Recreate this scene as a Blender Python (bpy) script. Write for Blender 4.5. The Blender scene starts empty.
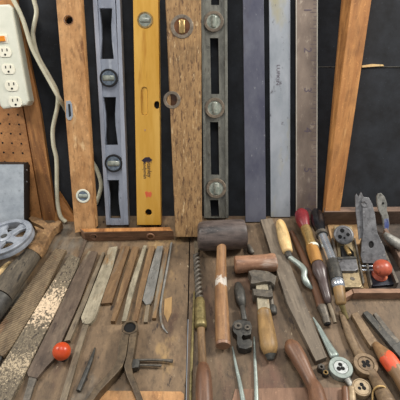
import bpy, bmesh, math, random
from mathutils import Vector, Matrix
random.seed(7)
C = bpy.context.scene.collection
S = bpy.context.scene
PI = math.pi

# ---------------------------------------------------------------- camera
FPX = 450.0; CAMH = 0.67; PITCH = math.radians(39.5)
CAM = Vector((0, 0, CAMH))
FW = Vector((0, math.cos(PITCH), -math.sin(PITCH)))
UP = Vector((0, math.sin(PITCH), math.cos(PITCH)))
RT = Vector((1, 0, 0))
cd = bpy.data.cameras.new('camera'); cam = bpy.data.objects.new('camera', cd); C.objects.link(cam)
cd.sensor_width = 36; cd.lens = FPX / 400 * 36; cd.clip_start = 0.01
cam.location = CAM; cam.rotation_euler = (PI / 2 - PITCH, 0, 0)
S.camera = cam
# ---------------------------------------------------------------- light
w = bpy.data.worlds.new('world'); S.world = w; w.use_nodes = True
bg = w.node_tree.nodes['Background']; bg.inputs[0].default_value = (0.95, 0.97, 1.0, 1); bg.inputs[1].default_value = 0.38
def area(loc, target, size, power, col):
    l = bpy.data.lights.new('area_light', 'AREA'); l.shape = 'DISK'; l.size = size; l.energy = power; l.color = col
    o = bpy.data.objects.new('area_light', l); C.objects.link(o); o.location = loc
    d = Vector(target) - Vector(loc); o.rotation_euler = d.to_track_quat('-Z', 'Y').to_euler()
area((1.25, 0.85, 1.15), (0.1, 0.55, 0), 0.35, 23, (1.0, 0.95, 0.88))
area((-1.25, 0.75, 1.15), (-0.1, 0.55, 0), 0.35, 11, (1.0, 0.95, 0.88))
area((0, 0.60, 2.0), (0, 0.6, 0), 0.6, 13, (1.0, 0.97, 0.93))
S.view_settings.view_transform = 'Standard'; S.view_settings.look = 'None'
S.view_settings.gamma = 1; S.view_settings.exposure = 0.12; S.view_settings.use_curve_mapping = False

# ---------------------------------------------------------------- projection helpers
def ray(px, py): return FW + RT * ((px - 200) / FPX) + UP * (-(py - 200) / FPX)
def T(px, py, h=0.0):
    d = ray(px, py); return CAM + d * ((h - CAMH) / d.z)
def mpp(p): return (p - CAM).dot(FW) / FPX
def lean_frame(a):
    return Vector((0, -math.cos(a), math.sin(a))), Vector((0, math.sin(a), math.cos(a)))
def onplane(px, py, base, n):
    d = ray(px, py); return CAM + d * ((base - CAM).dot(n) / d.dot(n))
LEAN = math.radians(28); WN, WU = lean_frame(LEAN)
WB = T(200, 216)

# ---------------------------------------------------------------- materials
def lin(c):
    return tuple(((v / 255) / 12.92 if v / 255 <= .04045 else ((v / 255 + .055) / 1.055) ** 2.4) for v in c) + (1,)
def mat(name, c1, c2, scale=60, stretch=(1, 1, 1), rough=.6, metal=0.0, detail=6, lo=.35, hi=.65,
        spots=None, bump=.15, bands=None, wave=None, sheen=0):
    m = bpy.data.materials.new(name); m.use_nodes = True; nt = m.node_tree; N = nt.nodes; L = nt.links
    b = N['Principled BSDF']; b.inputs['Roughness'].default_value = rough; b.inputs['Metallic'].default_value = metal
    tc = N.new('ShaderNodeTexCoord'); mp = N.new('ShaderNodeMapping'); L.new(tc.outputs['Object'], mp.inputs[0])
    mp.inputs['Scale'].default_value = stretch
    oi = N.new('ShaderNodeObjectInfo'); ml = N.new('ShaderNodeMath'); ml.operation = 'MULTIPLY'; ml.inputs[1].default_value = 37
    L.new(oi.outputs['Random'], ml.inputs[0])
    def noise(sc, det=detail, src=None):
        n = N.new('ShaderNodeTexNoise'); n.noise_dimensions = '4D'; n.inputs['Scale'].default_value = sc
        n.inputs['Detail'].default_value = det; n.inputs['Roughness'].default_value = .65
        L.new((src or mp).outputs[0], n.inputs['Vector']); L.new(ml.outputs[0], n.inputs['W']); return n
    def ramp(src, a, bb, ca=(0, 0, 0, 1), cb=(1, 1, 1, 1)):
        r = N.new('ShaderNodeValToRGB'); r.color_ramp.elements[0].position = a; r.color_ramp.elements[1].position = bb
        r.color_ramp.elements[0].color = ca; r.color_ramp.elements[1].color = cb; L.new(src, r.inputs[0]); return r
    def mix(fac, a, bcol):
        x = N.new('ShaderNodeMix'); x.data_type = 'RGBA'; L.new(fac, x.inputs[0]); L.new(a, x.inputs[6])
        x.inputs[7].default_value = lin(bcol); return x.outputs[2]
    n1 = noise(scale); col = ramp(n1.outputs[0], lo, hi, lin(c1), lin(c2)).outputs[0]
    for sp in (spots or []):                     # (colour, scale, threshold, softness[, stretched])
        k = noise(sp[1], 4); col = mix(ramp(k.outputs[0], sp[2], min(1, sp[2] + sp[3])).outputs[0], col, sp[0])
    for bd in (bands or []):                     # (colour, ycentre, halfwidth, noise scale, density): marks at one place
        sx = N.new('ShaderNodeSeparateXYZ'); L.new(tc.outputs['Object'], sx.inputs[0])
        a = N.new('ShaderNodeMath'); a.operation = 'SUBTRACT'; L.new(sx.outputs[1], a.inputs[0]); a.inputs[1].default_value = bd[1]
        a2 = N.new('ShaderNodeMath'); a2.operation = 'ABSOLUTE'; L.new(a.outputs[0], a2.inputs[0])
        a3 = N.new('ShaderNodeMath'); a3.operation = 'DIVIDE'; L.new(a2.outputs[0], a3.inputs[0]); a3.inputs[1].default_value = bd[2]
        k = noise(bd[3], 4, tc_obj(N, L, tc))
        a4 = N.new('ShaderNodeMath'); a4.operation = 'MULTIPLY_ADD'; L.new(a3.outputs[0], a4.inputs[0]); a4.inputs[1].default_value = -.35
        L.new(k.outputs[0], a4.inputs[2])
        col = mix(ramp(a4.outputs[0], bd[4], bd[4] + .06).outputs[0], col, bd[0])
    if bump >= .1:                               # fine wear and grime over the whole surface
        g1 = noise(170, 5); f1 = ramp(g1.outputs[0], .5, .72, (0, 0, 0, 1), (.62, .62, .62, 1)); col = mix(f1.outputs[0], col, tuple(v * .55 for v in c1))
        g2 = noise(240, 3, tc_obj(N, L, tc)); f2 = ramp(g2.outputs[0], .58, .72, (0, 0, 0, 1), (.5, .5, .5, 1)); col = mix(f2.outputs[0], col, tuple(min(255, v * 1.22) for v in c2))
        g3 = noise(30, 3, tc_obj(N, L, tc)); f3 = ramp(g3.outputs[0], .5, .75, (0, 0, 0, 1), (.5, .5, .5, 1)); col = mix(f3.outputs[0], col, tuple(v * .65 for v in c1))
    h = n1.outputs[0]
    if wave:                                     # file teeth: (scale, distortion, bump share, darker colour)
        mr = N.new('ShaderNodeMapping'); mr.inputs['Rotation'].default_value = (0, 0, .9); L.new(tc.outputs['Object'], mr.inputs[0])
        wv = N.new('ShaderNodeTexWave'); wv.inputs['Scale'].default_value = wave[0]; wv.inputs['Distortion'].default_value = wave[1]
        L.new(mr.outputs[0], wv.inputs[0])
        fr = N.new('ShaderNodeMath'); fr.operation = 'MULTIPLY'; L.new(wv.outputs['Fac'], fr.inputs[0]); fr.inputs[1].default_value = wave[2]
        col = mix(fr.outputs[0], col, wave[3]); h = wv.outputs['Fac']
    L.new(col, b.inputs['Base Color'])
    if bump:
        bp = N.new('ShaderNodeBump'); bp.inputs['Strength'].default_value = bump; bp.inputs['Distance'].default_value = .002
        L.new(h, bp.inputs['Height']); L.new(bp.outputs[0], b.inputs['Normal'])
    return m
def tc_obj(N, L, tc):
    v = N.new('ShaderNodeVectorMath'); v.operation = 'ADD'; L.new(tc.outputs['Object'], v.inputs[0]); return v

G = (1, .12, 1)     # grain along local y
M = {}
def defm(k, *a, **kw): M[k] = mat(k, *a, **kw)
defm('felt', (16, 18, 22), (36, 40, 46), 25, rough=.9, spots=[((62, 70, 78), 260, .64, .08), ((9, 10, 12), 8, .55, .2)], bump=.05)
defm('seam', (80, 80, 74), (120, 116, 104), 80, rough=.8)
defm('bench_wood', (96, 78, 58), (138, 114, 86), 22, (1, .45, 1), rough=.6, spots=[((172, 140, 88), 11, .57, .10), ((74, 52, 38), 16, .55, .12), ((186, 172, 144), 120, .66, .05), ((52, 40, 32), 90, .62, .06), ((122, 116, 104), 8, .55, .10)], bump=.3)
defm('bench_wood_right', (88, 72, 54), (122, 101, 78), 26, (1, .35, 1), rough=.6, spots=[((152, 122, 80), 12, .60, .12), ((58, 46, 36), 70, .58, .08), ((162, 146, 120), 150, .66, .05), ((104, 74, 58), 6, .55, .1)], bump=.3)
defm('pine', (170, 122, 74), (208, 160, 108), 40, (1, .35, 1), rough=.5, spots=[((128, 84, 46), 26, .58, .1), ((228, 190, 140), 50, .62, .08), ((96, 66, 42), 120, .68, .05)], bump=.12)
defm('pine_orange', (152, 98, 50), (196, 140, 82), 45, (1, .12, 1), rough=.55, spots=[((108, 66, 34), 18, .57, .12), ((218, 172, 116), 90, .66, .08)])
defm('stud_dark', (112, 66, 34), (158, 100, 56), 50, (1, .15, 1), rough=.7, spots=[((84, 48, 26), 16, .56, .14)])
defm('pegboard', (168, 112, 62), (196, 140, 86), 14, rough=.6, spots=[((150, 92, 46), 9, .58, .15)])
defm('black', (14, 14, 15), (28, 28, 30), 60, rough=.55)
defm('hole', (8, 8, 8), (16, 15, 14), 60, rough=.9)
defm('cream_plastic', (212, 214, 196), (226, 226, 210), 40, rough=.35, bump=0)
defm('outlet_plastic', (232, 228, 206), (242, 238, 220), 40, rough=.3, bump=0)
defm('amber', (214, 120, 18), (236, 152, 40), 60, rough=.3, bump=0)
defm('cable', (196, 192, 166), (216, 212, 188), 60, rough=.4, bump=0)
defm('aluminium', (146, 153, 166), (182, 188, 200), 40, (1, .3, 1), rough=.42, metal=.15, spots=[((204, 210, 218), 50, .62, .1), ((110, 114, 124), 120, .64, .06)], bump=.08)
defm('yellow_paint', (212, 158, 54), (234, 186, 90), 50, (1, .12, 1), rough=.42, spots=[((188, 128, 38), 40, .6, .1), ((110, 80, 36), 130, .74, .03)], bump=.08)
defm('oak', (138, 104, 66), (176, 140, 94), 260, (1, .22, 1), rough=.7, spots=[((98, 70, 46), 240, .55, .06), ((206, 176, 132), 200, .60, .06)], bump=.3)
defm('oak_low', (134, 104, 76), (168, 136, 102), 120, (1, .1, 1), rough=.7)
defm('iron_grey', (104, 104, 98), (146, 146, 136), 40, (1, .4, 1), rough=.5, metal=.45, spots=[((92, 78, 62), 60, .6, .1), ((176, 176, 166), 120, .68, .05)], bump=.1)
defm('bronze_ring', (110, 100, 88), (146, 132, 114), 120, rough=.5, metal=.3)
defm('vial', (112, 122, 112), (176, 180, 168), 120, rough=.15, bump=0)
defm('vial_blue', (60, 74, 88), (128, 140, 152), 120, rough=.15, bump=0)
defm('vial_brown', (80, 48, 28), (126, 84, 52), 40, rough=.2, bump=0)
defm('chrome', (176, 184, 194), (214, 220, 226), 60, rough=.22, metal=.8, bump=0)
defm('steel_blue', (84, 85, 102), (114, 116, 128), 26, (1, .5, 1), rough=.45, metal=.3, spots=[((140, 142, 148), 200, .64, .05), ((82, 76, 84), 12, .56, .14)], bump=.05)
defm('steel_bright', (150, 157, 164), (184, 188, 194), 18, (1, .5, 1), rough=.4, metal=.2, spots=[((176, 170, 144), 14, .54, .12), ((110, 110, 116), 120, .61, .08), ((220, 226, 232), 10, .62, .1)], bump=.05)
defm('steel_mauve', (118, 104, 94), (152, 136, 122), 30, (1, .5, 1), rough=.5, metal=.25, spots=[((172, 158, 142), 120, .60, .08), ((104, 92, 92), 14, .56, .14)], bump=.08)
defm('ink', (34, 26, 44), (50, 38, 60), 60, rough=.7, bump=0)
defm('etch', (92, 80, 92), (108, 96, 104), 60, rough=.7, bump=0)
defm('ruler_edge', (190, 184, 170), (206, 200, 186), 60, rough=.4, metal=.3, bump=0)
defm('red_mark', (222, 96, 56), (232, 116, 74), 60, rough=.6, bump=0)
defm('galvanised', (160, 168, 176), (194, 202, 208), 40, rough=.45, metal=.25, spots=[((140, 148, 156), 90, .6, .1), ((206, 200, 190), 70, .66, .08)], bump=.05)
defm('wheel_metal', (120, 126, 136), (164, 170, 178), 50, rough=.45, metal=.2, spots=[((100, 104, 114), 70, .62, .1)], bump=.08)
defm('rust_iron', (112, 84, 56), (160, 126, 86), 70, rough=.7, metal=.1, spots=[((84, 60, 42), 60, .58, .1), ((190, 160, 116), 110, .64, .08)], bump=.4)
defm('old_handle', (62, 56, 47), (108, 98, 82), 110, (1, .2, 1), rough=.7, spots=[((38, 34, 28), 110, .56, .06), ((150, 138, 116), 150, .65, .06)], bump=.5)
defm('dark_iron', (48, 48, 46), (84, 82, 76), 70, rough=.5, metal=.25, spots=[((112, 102, 86), 90, .60, .08), ((30, 30, 30), 50, .6, .08)], bump=.2)
defm('mid_iron', (78, 74, 68), (118, 110, 98), 90, rough=.5, metal=.35, spots=[((140, 128, 104), 80, .62, .08), ((60, 52, 46), 60, .6, .1)], bump=.25)
defm('file_rust', (106, 88, 66), (150, 130, 100), 110, (1, .4, 1), rough=.6, metal=.15, wave=(70, 1.0, .5, (62, 52, 42)), spots=[((150, 100, 64), 24, .6, .12)], bump=.5)
defm('file_dark', (80, 66, 56), (116, 100, 84), 60, (1, .3, 1), rough=.5, metal=.2, spots=[((150, 142, 118), 18, .57, .12), ((58, 46, 40), 80, .60, .08)], bump=.25)
defm('file_light', (132, 124, 104), (182, 172, 148), 70, (1, .35, 1), rough=.5, metal=.25, spots=[((140, 104, 60), 26, .57, .1), ((84, 76, 64), 140, .60, .08)], bump=.25)
defm('file_blue', (108, 108, 104), (152, 150, 144), 70, (1, .35, 1), rough=.5, metal=.3, spots=[((134, 112, 82), 30, .60, .1), ((76, 72, 66), 140, .6, .08)], bump=.25)
defm('file_brown', (104, 78, 52), (140, 112, 78), 70, (1, .2, 1), rough=.6, metal=.15, spots=[((80, 60, 42), 40, .56, .1), ((168, 148, 116), 90, .64, .08), ((134, 130, 116), 20, .58, .1)], bump=.25)
defm('file_grey_brown', (100, 88, 72), (140, 126, 104), 80, (1, .25, 1), rough=.55, metal=.2, spots=[((74, 62, 52), 60, .6, .1)], bump=.25)
defm('rasp', (84, 74, 60), (130, 118, 96), 320, (1, .6, 1), rough=.65, metal=.0, spots=[((60, 50, 42), 260, .55, .06)], bands=[((222, 198, 166), .20, .10, 260, .38), ((190, 172, 142), .08, .09, 420, .44)], bump=.6)
defm('sawdust', (204, 180, 146), (232, 212, 182), 200, rough=.9)
defm('ball_red', (190, 64, 26), (214, 88, 42), 40, rough=.32, bump=.03, spots=[((160, 50, 22), 60, .62, .08)])
defm('mallet_head', (62, 54, 52), (108, 96, 90), 60, (.25, 1, 1), rough=.45, spots=[((38, 32, 30), 40, .56, .08), ((146, 132, 120), 120, .66, .06)], bump=.4)
defm('mallet_handle', (130, 92, 60), (172, 132, 92), 80, (1, .12, 1), rough=.5, spots=[((98, 68, 46), 30, .56, .1)], bands=[((206, 198, 186), .125, .014, 90, .30)])
defm('copper_wood', (128, 92, 70), (168, 128, 100), 60, (.25, 1, 1), rough=.45, spots=[((92, 64, 50), 40, .57, .12), ((180, 158, 142), 50, .62, .1)], bump=.2)
defm('handle_tan', (126, 98, 60), (172, 138, 90), 70, (1, .12, 1), rough=.5, spots=[((84, 64, 44), 40, .56, .12)])
defm('handle_pale', (206, 170, 112), (232, 202, 148), 60, G, rough=.5, spots=[((180, 140, 90), 30, .62, .12)])
defm('handle_brown', (98, 68, 50), (132, 96, 72), 60, (1, .12, 1), rough=.42, spots=[((58, 40, 32), 30, .55, .12), ((164, 132, 102), 60, .65, .1)])
defm('handle_orange', (146, 100, 48), (190, 142, 78), 50, (1, .12, 1), rough=.4, spots=[((104, 70, 40), 60, .54, .1)])
defm('dark_bulb', (70, 58, 58), (104, 90, 86), 60, G, rough=.35, spots=[((50, 40, 40), 50, .6, .1)])
defm('gloss_black', (16, 16, 18), (28, 28, 32), 60, rough=.22, bump=.02)
defm('crimson', (106, 26, 34), (138, 44, 50), 60, rough=.38, spots=[((74, 18, 26), 50, .60, .1)])
defm('brass', (150, 120, 70), (200, 172, 118), 60, rough=.35, metal=.6)
defm('auger_brass', (110, 98, 62), (150, 136, 90), 80, rough=.45, metal=.45, spots=[((84, 72, 50), 60, .58, .1)])
defm('bar_wood', (96, 86, 74), (128, 116, 100), 90, (1, .08, 1), rough=.7, spots=[((76, 66, 56), 60, .58, .1), ((150, 138, 122), 120, .66, .06)], bump=.2)
defm('bench_strip', (116, 86, 66), (150, 116, 92), 60, G, rough=.6)
defm('tray_wood', (88, 70, 58), (124, 100, 84), 60, (.15, 1, 1), rough=.7, spots=[((150, 118, 96), 40, .62, .1)])
defm('tray_lip', (128, 96, 74), (164, 128, 102), 60, (.15, 1, 1), rough=.6, spots=[((92, 70, 56), 50, .6, .1)])
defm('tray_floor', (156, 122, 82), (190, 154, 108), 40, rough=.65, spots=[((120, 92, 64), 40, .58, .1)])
defm('plane_iron', (92, 92, 94), (128, 128, 130), 70, rough=.45, metal=.4, spots=[((64, 60, 58), 50, .56, .1), ((152, 150, 148), 100, .64, .06)], bump=.2)
defm('plane_brass', (150, 132, 100), (182, 164, 128), 60, rough=.5, metal=.25, spots=[((116, 100, 78), 50, .6, .1)])
defm('plane_dark', (36, 40, 50), (62, 66, 76), 60, rough=.45, metal=.4)
defm('knob_red', (160, 72, 50), (190, 96, 70), 50, rough=.38, spots=[((212, 136, 104), 40, .62, .1), ((120, 50, 36), 50, .60, .1)])
defm('green_steel', (138, 150, 144), (178, 188, 180), 60, (1, .4, 1), rough=.4, metal=.4, spots=[((112, 120, 114), 60, .62, .1)], bump=.1)
defm('brown_iron', (104, 84, 62), (142, 120, 92), 70, rough=.55, metal=.2, spots=[((78, 62, 48), 60, .6, .1), ((164, 144, 112), 90, .66, .08)], bump=.2)
defm('caliper_iron', (70, 58, 44), (108, 92, 70), 70, rough=.5, metal=.3, spots=[((50, 42, 34), 60, .6, .1), ((140, 116, 84), 60, .66, .08)], bump=.2)
defm('torpedo_wood', (104, 74, 54), (142, 108, 82), 60, (.15, 1, 1), rough=.55, spots=[((82, 58, 44), 40, .56, .1), ((160, 132, 106), 60, .64, .08)], bump=.2)
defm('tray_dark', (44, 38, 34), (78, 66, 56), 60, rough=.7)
defm('die_tan', (156, 134, 104), (188, 168, 136), 60, rough=.5, metal=.2)
defm('die_white', (190, 196, 194), (216, 220, 216), 60, rough=.35, metal=.2)
defm('orange_wood', (118, 90, 60), (156, 122, 86), 60, (1, .12, 1), rough=.5, bands=[((232, 90, 54), .032, .011, 60, .12)])
defm('twine', (196, 158, 96), (222, 188, 128), 200, rough=.8)
defm('blue_enamel', (70, 84, 140), (150, 156, 176), 60, rough=.4)
defm('lever_white', (122, 122, 116), (166, 164, 156), 70, rough=.45, metal=.3, spots=[((80, 76, 70), 60, .60, .1)], bump=.15)

# ---------------------------------------------------------------- mesh helpers
MW = {}
def put(o, parent, Mx):
    C.objects.link(o)
    if parent is not None: o.parent = parent; MW[o.name] = MW[parent.name]
    else: o.matrix_world = Mx; MW[o.name] = Mx
def tagset(o, label, cat, group=None):
    o['label'] = label; o['category'] = cat
    if group: o['group'] = group
def frame_T(p0, p1):
    a = T(*p0); b = T(*p1); ang = math.atan2(-(b.x - a.x), b.y - a.y)
    return Matrix.Translation(a) @ Matrix.Rotation(ang, 4, 'Z')
def frame_W(pos, a=LEAN, roll=0):
    return Matrix.Translation(pos) @ Matrix.Rotation(PI / 2 - a, 4, 'X') @ Matrix.Rotation(roll, 4, 'Z')
def thing(name, label, cat, Mx, group=None):
    o = bpy.data.objects.new(name, None); o.empty_display_size = .02; put(o, None, Mx); tagset(o, label, cat, group); return o
def part(name, bm, m, parent=None, Mx=None, smooth=False, label=None):
    X = MW[parent.name] if parent is not None else (Mx or Matrix.Identity(4))
    bmesh.ops.transform(bm, matrix=X.inverted(), verts=bm.verts)
    bmesh.ops.recalc_face_normals(bm, faces=bm.faces)
    me = bpy.data.meshes.new(name); bm.to_mesh(me); bm.free()
    if smooth: me.shade_smooth(); me.set_sharp_from_angle(angle=math.radians(40))
    me.materials.append(M[m]); o = bpy.data.objects.new(name, me); put(o, parent, X)
    if label: o['label'] = label
    return o
def struct(name, bm, m, Mx=None, smooth=False):
    o = part(name, bm, m, None, Mx, smooth); o['kind'] = 'structure'; return o
def addprism(bm, pts, ext, bevel=0, holes=()):
    if not holes:
        vs = [bm.verts.new(p) for p in pts]; f = bm.faces.new(vs); faces = [f]
    else:
        es = []
        for loop in [pts] + list(holes):
            vs = [bm.verts.new(p) for p in loop]
            for i in range(len(vs)): es.append(bm.edges.new((vs[i], vs[(i + 1) % len(vs)])))
        r = bmesh.ops.triangle_fill(bm, edges=es, use_beauty=True); faces = [g for g in r['geom'] if isinstance(g, bmesh.types.BMFace)]
    r = bmesh.ops.extrude_face_region(bm, geom=faces, use_keep_orig=True)
    nv = [g for g in r['geom'] if isinstance(g, bmesh.types.BMVert)]
    bmesh.ops.translate(bm, vec=ext, verts=nv)
    if bevel:
        top = set(v for f in faces if f.is_valid for v in f.verts); fs = set(faces)
        ed = [e for e in bm.edges if e.verts[0] in top and e.verts[1] in top and sum(1 for f in e.link_faces if f in fs) == 1]
        bmesh.ops.bevel(bm, geom=ed, offset=bevel, segments=2, affect='EDGES', profile=.6)
    return bm
def prism(pts, ext, bevel=0, holes=()): return addprism(bmesh.new(), pts, ext, bevel, holes)
def basis(ax):
    ax = ax.normalized(); t = Vector((0, 0, 1)) if abs(ax.z) < .9 else Vector((1, 0, 0))
    u = ax.cross(t).normalized(); return ax, u, ax.cross(u).normalized()
def addlathe(bm, o, ax, prof, seg=28):
    ax, u, v = basis(ax); rings = []
    for r, h in prof:
        rings.append([bm.verts.new(o + ax * h + (u * math.cos(2 * PI * i / seg) + v * math.sin(2 * PI * i / seg)) * max(r, 1e-5)) for i in range(seg)])
    for a, b in zip(rings, rings[1:]):
        for i in range(seg): bm.faces.new((a[i], a[(i + 1) % seg], b[(i + 1) % seg], b[i]))
    if prof[0] != prof[-1]:
        bm.faces.new(rings[0][::-1]); bm.faces.new(rings[-1])
    else:
        bmesh.ops.remove_doubles(bm, verts=rings[0] + rings[-1], dist=1e-7)
    return bm
def lathe(o, ax, prof, seg=28): return addlathe(bmesh.new(), o, ax, prof, seg)
def ringprof(ro, ri, h0, h1, b=.0006):
    return [(ri, h0), (ro, h0), (ro, h1 - b), (ro - b, h1), (ri + b, h1), (ri, h1 - b), (ri, h0)]
def cr(pts, n):
    out = []; P = [pts[0]] + list(pts) + [pts[-1]]
    for i in range(1, len(P) - 2):
        for k in range(n):
            t = k / n; a, b, c, d = P[i - 1], P[i], P[i + 1], P[i + 2]
            out.append(tuple(.5 * (2 * b[j] + (c[j] - a[j]) * t + (2 * a[j] - 5 * b[j] + 4 * c[j] - d[j]) * t * t + (3 * b[j] - a[j] - 3 * c[j] + d[j]) * t ** 3) for j in range(len(b))))
    out.append(tuple(pts[-1])); return out
def addsweep(bm, pr, seg=14, squash=1.0, up=Vector((0, 0, 1)), cap=True):
    """pr: (x,y,z,r) stations; squash scales the section along up."""
    P = [Vector(p[:3]) for p in pr]; rings = []
    for i, p in enumerate(P):
        t = (P[min(i + 1, len(P) - 1)] - P[max(i - 1, 0)]).normalized()
        s = t.cross(up)
        s = s.normalized() if s.length > 1e-4 else Vector((1, 0, 0))
        u = s.cross(t).normalized(); r = pr[i][3]
        rings.append([bm.verts.new(p + s * r * math.cos(2 * PI * k / seg) + u * r * squash * math.sin(2 * PI * k / seg)) for k in range(seg)])
    for a, b in zip(rings, rings[1:]):
        for i in range(seg): bm.faces.new((a[i], a[(i + 1) % seg], b[(i + 1) % seg], b[i]))
    if cap: bm.faces.new(rings[0][::-1]); bm.faces.new(rings[-1])
    return bm
def rnd_ends(st, a=True, b=True):
    """rounded ends for (x,y,z,r) stations"""
    st = [tuple(s) for s in st]
    def cap(p, q):
        d = (Vector(p[:3]) - Vector(q[:3])); 
        if d.length < 1e-6: return []
        d.normalize(); r = p[3]; o = []
        for ang in (25, 50, 72, 86):
            x = math.radians(ang); c = Vector(p[:3]) + d * r * .5 * math.sin(x); o.append((c.x, c.y, c.z, r * math.cos(x)))
        return o
    A = cap(st[0], st[1])[::-1] if a else []; B = cap(st[-1], st[-2]) if b else []
    return A + st + B
# table-lying shapes, outlines taken as seen and laid on the bench at height z
def TP(name, poly, z0, z1, m, parent, bevel=.0006, holes=(), label=None, smooth=False):
    return part(name, prism([T(x, y, z1) for x, y in poly], Vector((0, 0, z0 - z1)), bevel, [[T(x, y, z1) for x, y in h] for h in holes]), m, parent, smooth=smooth, label=label)
def stations(st, zb=0.0, n=5, sq=1.0):
    out = []
    s2 = cr([tuple(s) if len(s) == 4 else tuple(s) + (None,) for s in st], n) if False else st
    rm = []
    for s in s2:
        p = T(s[0], s[1], zb + .01); r = s[2] * mpp(p); zc = (zb + r * sq) if len(s) < 4 else s[3]
        q = T(s[0], s[1], zc); rm.append((q.x, q.y, q.z, s[2] * mpp(q)))
    return cr(rm, n) if n > 1 else rm
def TS(name, st, m, parent, zb=0.0, n=5, seg=16, squash=1.0, ra=True, rb=True, label=None):
    pr = stations(st, zb, n, squash)
    return part(name, addsweep(bmesh.new(), rnd_ends(pr, ra, rb), seg, squash), m, parent, smooth=True, label=label)
def circ(px, py, r, n=20, ry=None, ph=0): return [(px + r * math.cos(2 * PI * i / n + ph), py + (ry or r) * math.sin(2 * PI * i / n + ph)) for i in range(n)]
def Tdisc(name, px, py, ro, ri, z0, z1, m, parent, label=None, seg=28):
    c = T(px, py, z1); k = mpp(c); o = Vector((c.x, c.y, 0)); b = .0006
    prof = ringprof(ro * k, ri * k, z0, z1) if ri else [(ro * k, z0), (ro * k, z1 - b), (ro * k - b, z1)]
    return part(name, lathe(o, Vector((0, 0, 1)), prof, seg), m, parent, smooth=True, label=label)

# ================================================================ STRUCTURE
def wallP(px, py, d=0.0): return onplane(px, py, WB + WN * d, WN)
Lw = lambda x, u, d=0.0: Vector((x, WB.y, 0)) + WU * u + WN * d      # metres along the leaning back wall
def wbox(x0, x1, u0, u1, d0, d1, bevel=0): return prism([Lw(x0, u0, d1), Lw(x1, u0, d1), Lw(x1, u1, d1), Lw(x0, u1, d1)], WN * (d0 - d1), bevel)
seam_u = (wallP(380, 67) - Lw(0, 0)).dot(WU)
struct('wall_back', wbox(-1.1, 1.1, -.25, seam_u, -.02, 0), 'felt', frame_W(Lw(0, 0)))
struct('wall_back', wbox(-1.1, 1.1, seam_u, .95, -.02, 0), 'felt', frame_W(Lw(0, 0)))
struct('trim_4', wbox(wallP(300, 67).x, 1.1, seam_u - .0003, seam_u + .0007, 0, .0015), 'seam', frame_W(Lw(0, 0)))
struct('trim_7', prism([wallP(x, y, .003) for x, y in [(362, 65.5), (372, 64), (383, 64.5), (384, 66), (374, 66.5), (362, 67.5)]], WN * -.003), 'handle_pale', frame_W(wallP(372, 66)))
# studs and pegboard of the wall
def wallpoly(poly, d0, d1, bevel=0, holes=()): return prism([wallP(x, y, d1) for x, y in poly], WN * (d0 - d1), bevel, holes)
roll = lambda a, b: -math.atan2(b[0] - a[0], -(b[1] - a[1]))
def stud(name, poly, d0, d1, m, a, b, bevel=.001): struct(name, wallpoly(poly, d0, d1, bevel), m, frame_W(wallP(a[0], a[1]), LEAN, roll(a, b)))
fl = [(357, -45), (378, -45), (341, 207), (340, 211), (325.3, 211), (326, 207)]
bl = [(345.5, -45), (372, -45), (338, 213), (322, 213)]
bm = bmesh.new(); a_ = [bm.verts.new(wallP(x, y, .044)) for x, y in (fl[0], fl[1], fl[3], fl[4])]; b_ = [bm.verts.new(wallP(x, y, .002)) for x, y in bl]
bm.faces.new(a_); bm.faces.new(b_[::-1])
for q in range(4): bm.faces.new((a_[q], b_[q], b_[(q + 1) % 4], a_[(q + 1) % 4]))
struct('trim_1', bm, 'pine_orange', frame_W(wallP(333, 220), LEAN, roll((333, 220), (366, -30))))
stud('trim_2', [(-8, -20), (12, -20), (40, 110), (59, 238), (46, 238), (24, 110)], .002, .013, 'pine_orange', (44, 235), (8, -20))
stud('trim_3', [(58, 192), (84, 232), (52, 240)], .002, .016, 'pine_orange', (50, 210), (75, 225))
# pegboard with its holes
def pegpos():
    out = []
    for j in range(12):
        for i in range(9):
            x = -1 + i * 9.4 + j * 1.2; y = 114 + j * 9.6 + i * .4
            if x < 19 + (y - 110) * .19 and y < 225: out.append((x, y))
    return out
part_ = wallpoly([(-60, 60), (14, 60), (44, 232), (-60, 240)], .001, .008, 0)
struct('trim_5', part_, 'pegboard', frame_W(wallP(0, 200)))
bm = bmesh.new()
for x, y in pegpos():
    addlathe(bm, wallP(x, y, .0079), WN, [(.0021, 0), (.0021, .0005)], 10)
struct('trim_6', bm, 'hole', frame_W(wallP(0, 200)), True)

# ================================================================ WORKBENCH
bench = thing('workbench', 'worn brown wooden workbench top that all the tools lie on', 'workbench', Matrix.Translation((0, .5, 0)))
yb = WB.y + .004
def slab(x0, x1, y0, y1, z0, z1): return prism([Vector((x0, y0, z1)), Vector((x1, y0, z1)), Vector((x1, y1, z1)), Vector((x0, y1, z1))], Vector((0, 0, z0 - z1)), .0012)
part('board', slab(-.95, -.0225, .12, yb, -.03, 0), 'bench_wood', bench)
part('board', slab(-.0205, .95, .12, yb, -.03, 0), 'bench_wood_right', bench)
part('apron', slab(-.95, .95, .10, .118, -.10, -.002), 'bench_wood_right', bench)
for x in (-.85, .85):
    for y in (.18, .66): part('leg', slab(x - .03, x + .03, y - .03, y + .03, -.75, -.0305), 'bench_strip', bench)

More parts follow.
